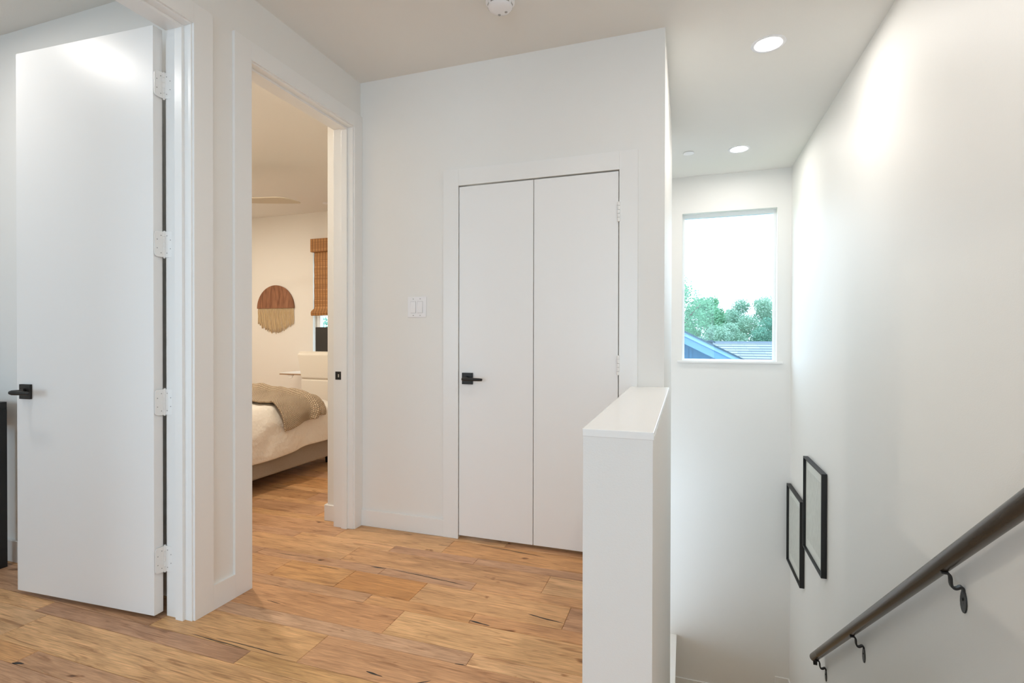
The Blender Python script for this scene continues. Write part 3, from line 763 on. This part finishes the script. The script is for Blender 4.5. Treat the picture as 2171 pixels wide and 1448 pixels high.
THS1 = hx+.225
def thr(s, t):
    # edges wander: hem nearest the doorway hangs lower on the near corner
    u = (t-T0)/(T1-T0); w = max(0, (s-.25)/(THS1-.25))
    tt = t + .05*math.sin(s*2.4+.5) - .13*w*u + .03*noise.noise(Vector((s*3, t*2, 2)))
    ss = s - .075*u*w + .02*noise.noise(Vector((t*5, 0, 7)))
    p = duv(ss, tt, .034)
    # two soft folds running along the length
    fold = .055*math.exp(-((u-.60-.08*w)/.05)**2) + .032*math.exp(-((u-.88)/.06)**2) - .016*math.exp(-((u-.70-.08*w)/.04)**2)
    fold += .012*noise.noise(Vector((s*4, t*4, 3)))
    n_ = 1 if ss > hx-.04 else 0
    k = min(1, max(0, (ss-(hx-.14))/.2))
    p.x += fold*k; p.z += fold*(1-k)
    return p
T0, T1 = 3.17-BCY, 3.83-BCY
th_ = cloth('throw_blanket', M['knit'], -.9, THS1, T0, T1, 110, 70, thr, .014, (1.95*.92, .65*.80))
tag(th_, 'chunky beige knitted throw draped across the bed', 'blanket')

# wall hanging
wh = tag(empty('wall_hanging', (-5.035, BYF, 1.545)), 'half-round walnut wall hanging with cream cotton fringe', 'wall hanging')
pol = [(.298*math.cos(PI*k/40), .298*math.sin(PI*k/40)) for k in range(41)]
MB().prism(pol, 'y', -.020, -.002).build('wooden_half_disc', M['walnut'], wh, .0012)
nc = 46
for i in range(nc):
    a = (i+.5)/nc*2-1; x = a*.291
    ln = .205+.125*(1-abs(a+.02)**1.5)+random.uniform(-.018, .014)
    pts = [(x+.004*math.sin(q*5+i)*q/6, -.011+random.uniform(-.003, .003), .003-ln*q/6) for q in range(7)]
    MB().tube(pts, [.0042, .0048, .0050, .0050, .0050, .0048, .0034], n=6).build('fringe_cord', M['cord'], wh)

# woven shade
sh = tag(empty('roman_shade', ((BWX0+BWX1)/2, BYF, 1.44)), 'woven bamboo roman shade half lowered over the bedroom window', 'window shade')
SX0, SX1 = -4.445, -3.34
cxs = (BWX0+BWX1)/2
MB().box(SX0-cxs, SX1-cxs, -.062, -.004, 2.235-1.44, 2.398-1.44).build('valance', M['bamboo'], sh, .002)
sec = []
for i in range(26):
    z = 2.24-(2.24-1.56)*i/25; sec.append((-.026+.002*math.sin(i*1.3), z-1.44))
sec += [(-.030, .09), (-.042, .062), (-.055, .040), (-.058, .030), (-.050, .026), (-.056, .016), (-.050, .002), (-.040, 0)]
sec2 = [(y+.006, z) for y, z in sec[::-1]]
mm = MB(); A_ = [(SX0+.030-cxs, y, z) for y, z in sec+sec2]; B_ = [(SX1-.030-cxs, y, z) for y, z in sec+sec2]; nn = len(A_)
# widen the bottom fold slightly
for i in range(nn):
    if A_[i][2] < .07: A_[i] = (A_[i][0]-.030, A_[i][1], A_[i][2]); B_[i] = (B_[i][0]+.030, B_[i][1], B_[i][2])
ff = [(i, (i+1) % nn, nn+(i+1) % nn, nn+i) for i in range(nn)]
ns_ = len(sec)
for i in range(ns_-1): ff += [(i, i+1, nn-2-i, nn-1-i), (nn+i, nn+nn-1-i, nn+nn-2-i, nn+i+1)]
mm.add(A_+B_, ff); mm.build('shade_panel', M['bamboo'], sh, fix=True)

# desk, monitor, chair
dk = tag(empty('desk', (-3.875, 5.12, 0)), 'slim white-topped desk under the bedroom window', 'desk')
MB().box(-.735, .735, -.185, .195, .735, .747).build('desk_top', M['desktop'], dk, .001)
MB().box(-.735, .735, -.186, .195, .722, .735).build('edge_band', M['deskedge'], dk)
for x in (-.40, .62):
    for y in (-.14, .12): MB().box(x, x+.04, y, y+.04, 0, .722).build('leg', M['trim'], dk, .002)
hk = MB().tube([(-.585+.028*math.cos(a), -.17, .712-.010+.016*math.sin(a)) for a in [PI*.9+i*PI*1.25/12 for i in range(13)]], .004, n=8)
hk.build('cable_hook', M['trim'], dk); MB().box(-.62, -.545, -.18, -.16, .714, .722).build('hook_plate', M['trim'], dk)
mo = tag(empty('monitor', (-3.86, 5.14, .747), math.radians(4)), 'black monitor on the desk behind the white chair', 'monitor')
MB().box(-.36, .30, -.025, .020, .130, .545).build('screen_shell', M['screen'], mo, .006)
MB().box(-.03, .03, .000, .025, .01, .20).build('stand', M['screen'], mo, .004)
MB().box(-.12, .12, -.09, .09, 0, .012).build('stand_foot', M['screen'], mo, .003)

ch = tag(empty('desk_chair', (-3.79, 4.72, 0), math.radians(-3)), 'white slipcovered desk chair with its back to the doorway', 'chair')
def softpanel(w_top, w_bot, z0, z1, y0, y1, lean, n=10):
    vv = []; ff = []
    for i in range(n+1):
        t = i/n; w = w_bot+(w_top-w_bot)*t; yy = lean*t
        vv += [(-w/2, y0+yy, z0+(z1-z0)*t), (w/2, y0+yy, z0+(z1-z0)*t), (w/2, y1+yy, z0+(z1-z0)*t), (-w/2, y1+yy, z0+(z1-z0)*t)]
    for i in range(n):
        for k in range(4): ff.append((4*i+k, 4*i+(k+1) % 4, 4*i+4+(k+1) % 4, 4*i+4+k))
    ff += [(3, 2, 1, 0), tuple(4*n+k for k in range(4))]
    return MB().add(vv, ff)
softpanel(.60, .545, .705, .995, -.070, .030, -.03).build('backrest', M['cover'], ch, .025, 4)
softpanel(.545, .520, .455, .700, -.060, .035, -.008).build('lower_back', M['cover'], ch, .012, 3)
MB().box(-.25, .25, -.055, .035, .694, .712).build('back_seam', M['cover'], ch, .006)
softpanel(.56, .56, .985, 1.012, -.080, .000, 0).build('top_roll', M['cover'], ch, .011, 4)
MB().box(-.27, .27, -.03, .44, .40, .50).build('seat', M['cover'], ch, .03, 4)
MB().box(-.26, .26, -.05, .42, .375, .405).build('seat_pan', M['black'], ch, .006)
MB().lathe([(0, .08), (.030, .08), (.030, .22), (.018, .22), (.018, .38), (0, .38)], (0, .2, 0), 20).build('gas_post', M['black'], ch)
for k in range(5):
    a = 2*PI*k/5+.3
    MB().tube([(0, .2, .10), (.28*math.cos(a), .2+.28*math.sin(a), .065)], [.026, .018], n=10).build('star_leg', M['black'], ch)
    MB().lathe([(0, -.02), (.028, -.018), (.030, 0), (.028, .018), (0, .02)], (.28*math.cos(a), .2+.28*math.sin(a), .030), 16, 'x').build('caster', M['black'], ch)

# ceiling fan
FA = math.radians(16.5)
fn_ = tag(empty('ceiling_fan', (-3.97, 3.56, H)), 'ceiling fan with pale wooden blades in the bedroom', 'ceiling fan')
MB().lathe([(0, 0), (.07, 0), (.065, -.05), (.02, -.065), (.015, -.065)], n=28).build('canopy', M['fan'], fn_)
MB().lathe([(.014, -.06), (.014, -.27)], n=16).build('downrod', M['fan'], fn_)
MB().lathe([(0, -.26), (.05, -.265), (.105, -.30), (.11, -.36), (.07, -.40), (0, -.41)], n=32).build('motor', M['fan'], fn_)
bl = [(.09, -.055), (.30, -.085), (.52, -.105), (.58, -.098), (.615, -.075), (.640, -.035), (.668, .040), (.680, .085), (.676, .098), (.52, .098), (.30, .085), (.09, .055)]
bm_ = None
for k in range(3):
    if bm_ is None:
        b = MB().prism(bl, 'z', -.345, -.337).build('blade', M['fan'], fn_); bm_ = b
    else:
        b = bm_.copy(); C.objects.link(b); b.parent = fn_
    b.rotation_euler = (0, 0, FA+k*2*PI/3)

# ---------------------------------------------------------------- outside
struct(box('ground', M['concrete'], -60, 60, YF+.5, 70, -3.7, -3.5), 'grassy ground around the neighbouring house', 'ground')
GY = 10.6; GX = -.02; GZ = 1.285; SL = .505
nh = tag(empty('neighbour_house', (GX, GY, -3.5)), 'blue neighbouring house with pale fascia and grey shingle roof', 'house')
def nb(n, mb, mt, bev=0):
    o = mb.build(n, mt, nh, bev); o.location = (-GX, -GY, 3.5); return o
Wd = 3.4
# gable wall with board-and-batten
g = MB(); g.prism([(GX-Wd+.35, -3.5), (GX+Wd-.35, -3.5), (GX+Wd-.35, GZ-.12-SL*(Wd-.35)), (GX, GZ-.12), (GX-Wd+.35, GZ-.12-SL*(Wd-.35))], 'y', GY+.45, GY+5); nb('gable_wall', g, M['siding'])
for i in range(-7, 8):
    x = GX+.12+i*.40
    if abs(x-GX) > Wd-.4: continue
    nb('batten', MB().box(x-.025, x+.025, GY+.425, GY+.45, -3.5, GZ-.14-SL*abs(x-GX)), M['siding'])
tr = MB(); tr.prism([(GX-.95, GZ-.36-.95*SL+.0), (GX-1.0, -.2), (GX+.62, -.2), (GX+.62, GZ-.42-.95*SL), (GX+.02, GZ-.42-.30*SL)], 'y', GY+.30, GY+.42)
nb('gable_brace', tr, M['soffit'])
for sgn, nm in ((1, 'rake_fascia'), (-1, 'rake_fascia')):
    f1 = MB().prism([(GX, GZ-.035), (GX+sgn*Wd, GZ-.035-SL*Wd), (GX+sgn*Wd, GZ-.225-SL*Wd), (GX, GZ-.225)], 'y', GY, GY+.035); nb(nm, f1, M['fascia'])
    f2 = MB().prism([(GX, GZ), (GX+sgn*(Wd+.02), GZ-SL*(Wd+.02)), (GX+sgn*(Wd+.02), GZ-.075-SL*(Wd+.02)), (GX, GZ-.075)], 'y', GY-.03, GY+.0); nb('rake_trim', f2, M['soffit'])
    f3 = MB().prism([(GX, GZ+.035), (GX+sgn*(Wd+.06), GZ+.035-SL*(Wd+.06)), (GX+sgn*(Wd+.06), GZ-SL*(Wd+.06)), (GX, GZ)], 'y', GY-.06, GY+5); nb('wing_roof', f3, M['roofedge'])
    f4 = MB().prism([(GX, GZ-.16), (GX+sgn*Wd, GZ-.16-SL*Wd), (GX+sgn*Wd, GZ-.20-SL*Wd), (GX, GZ-.20)], 'y', GY+.035, GY+.45); nb('soffit', f4, M['fascia'])
nb('roof_vent', MB().box(GX+.42, GX+.54, GY+.5, GY+.7, GZ-.35, GZ-.165).prism([(GX+.38, GZ-.17), (GX+.53, GZ-.15), (GX+.60, GZ-.195), (GX+.57, GZ-.205)], 'y', GY+.48, GY+.72), M['roofedge'])
# main roof: shingle courses as stepped strips facing the window
RY, RZ0 = 14.2, 1.080
pitch = math.radians(24); course = .14
v = []; f = []; uvs = []
nC = 40
for i in range(nC):
    d0 = i*course; d1 = d0+course
    for d, lift in ((d0, .0), (d1, .014)):
        for x in (-.4, 9.5):
            v.append((x, RY-d*math.cos(pitch)-lift*math.sin(pitch)*0, RZ0-d*math.sin(pitch)+lift)); uvs.append((x+.11*i, i*course+(.001 if d == d0 else course-.001)))
    k = i*4; f.append((k, k+1, k+3, k+2))
    if i < nC-1: f.append((k+2, k+3, k+5, k+4))
me = bpy.data.meshes.new('shingle_roof'); me.from_pydata(v, [], f); ul = me.uv_layers.new(name='UVMap')
for p in me.polygons:
    for li, vi in zip(p.loop_indices, p.vertices): ul.data[li].uv = uvs[vi]
ro = bpy.data.objects.new('shingle_roof', me); C.objects.link(ro); me.materials.append(M['shingle']); ro.parent = nh; ro.location = (-GX, -GY, 3.5)
nb('ridge_cap', MB().prism([(RY-.12, RZ0-.045), (RY, RZ0+.020), (RY+.12, RZ0-.045), (RY, RZ0-.02)], 'x', -.4, 9.5), M['shingle'])
nb('rear_roof', MB().prism([(RY, RZ0), (RY+2.4, RZ0-1.1), (RY+2.4, RZ0-1.2), (RY, RZ0-.1)], 'x', -.4, 9.5), M['roofedge'])
nb('main_wall', MB().box(-.2, 9.3, RY-4.4, RY+2.2, -3.5, RZ0-2.2), M['siding'])

def tree(x, y, ztop, rad, label, lm, nblob=11, nleaf=620, size=.17, seed=1, tall=None):
    rnd = random.Random(seed); zb = -3.5
    o = tag(empty('tree', (x, y, zb)), label, 'tree', 'trees beyond the neighbouring roof')
    hh = ztop-zb
    pts = [(0, 0, 0), (.1, .05, hh*.3), (-.05, .1, hh*.55), (.05, 0, hh*.8)]
    t = MB().tube(pts, [.20, .15, .11, .05], n=9)
    for k in range(5):
        a = rnd.uniform(0, 2*PI); z = hh*rnd.uniform(.4, .6)
        t.tube([(0, 0, z), (rad*.4*math.cos(a), rad*.4*math.sin(a), z+hh*.12), (rad*.7*math.cos(a), rad*.7*math.sin(a), z+hh*.22)], [.07, .045, .02], n=6)
    t.build('trunk', M['bark'], o)
    vv = []; ff = []
    tall = tall or rad*1.15
    cz = hh-tall
    blobs = [(0, 0, cz, rad*.5)]
    for k in range(nblob):
        zz = 1-2*(k+.35)/nblob; a = k*2.39996+rnd.uniform(-.4, .4); rr = math.sqrt(max(0, 1-zz*zz)); g_ = rnd.uniform(.62, .80)
        blobs.append((rad*g_*rr*math.cos(a), rad*g_*rr*math.sin(a), cz+tall*g_*zz, rad*rnd.uniform(.26, .38)))
    for bx_, by_, bz_, br_ in blobs:
        for q in range(nleaf):
            d = Vector((rnd.gauss(0, 1), rnd.gauss(0, 1), rnd.gauss(0, 1))).normalized()*br_*(rnd.random()**.4)*rnd.uniform(.85, 1.15)
            c = Vector((bx_, by_, bz_))+Vector((d.x, d.y, d.z*.85))
            e1 = Vector((rnd.gauss(0, 1), rnd.gauss(0, 1), rnd.gauss(0, .6))).normalized(); e2 = e1.cross(Vector((rnd.gauss(0, 1), rnd.gauss(0, 1), rnd.gauss(0, 1)))).normalized()
            s1 = size*rnd.uniform(.5, 1.1); s2 = s1*.5
            k = len(vv); vv += [c-e1*s1*.5, c+e2*s2*.5, c+e1*s1*.5, c-e2*s2*.5]; ff.append((k, k+1, k+2, k+3))
    me = bpy.data.meshes.new('foliage'); me.from_pydata(vv, [], ff); me.materials.append(lm)
    fo = bpy.data.objects.new('foliage', me); C.objects.link(fo); fo.parent = o; fo['kind'] = 'stuff'
tree(-.95, 21.4, 4.15, 2.15, 'tall leafy green tree at the left side of the window', M['leaf1'], 22, 1196, 0.106, 3)
tree(.95, 26.2, 3.42, 1.15, 'slender tree rising between the two taller trees', M['leaf1'], 14, 965, 0.106, 5)
tree(2.05, 29.5, 2.95, 1.2, 'low distant tree in the gap between tall trees', M['leaf2'], 14, 965, 0.118, 8)
tree(2.75, 23.6, 3.15, 1.45, 'broad airy tree at the right side of the window', M['leaf2'], 18, 1058, 0.106, 11)
tree(1.18, 18.4, 1.78, .98, 'rounded pale bush-like tree above the shingle ridge', M['leaf2'], 16, 1104, 0.078, 14)
tree(-.95, 17.8, 1.55, .95, 'low bright tree behind the blue gable', M['leaf1'], 14, 965, 0.078, 21)
tree(3.15, 20.3, 2.05, 1.05, 'low green tree at the right window edge', M['leaf3'], 16, 1104, 0.084, 17)
tree(-5.2, 20.5, 3.6, 1.9, 'green tree standing left of the stairwell window', M['leaf1'], 14, 919, 0.106, 23)
tree(6.2, 21.0, 3.0, 1.8, 'green tree standing right of the stairwell window', M['leaf3'], 14, 919, 0.106, 29)
tree(-13.4, 18.5, 3.4, 2.2, 'green tree seen through the bedroom window', M['leaf3'], 14, 919, 0.106, 31)
bpy.context.view_layer.update()
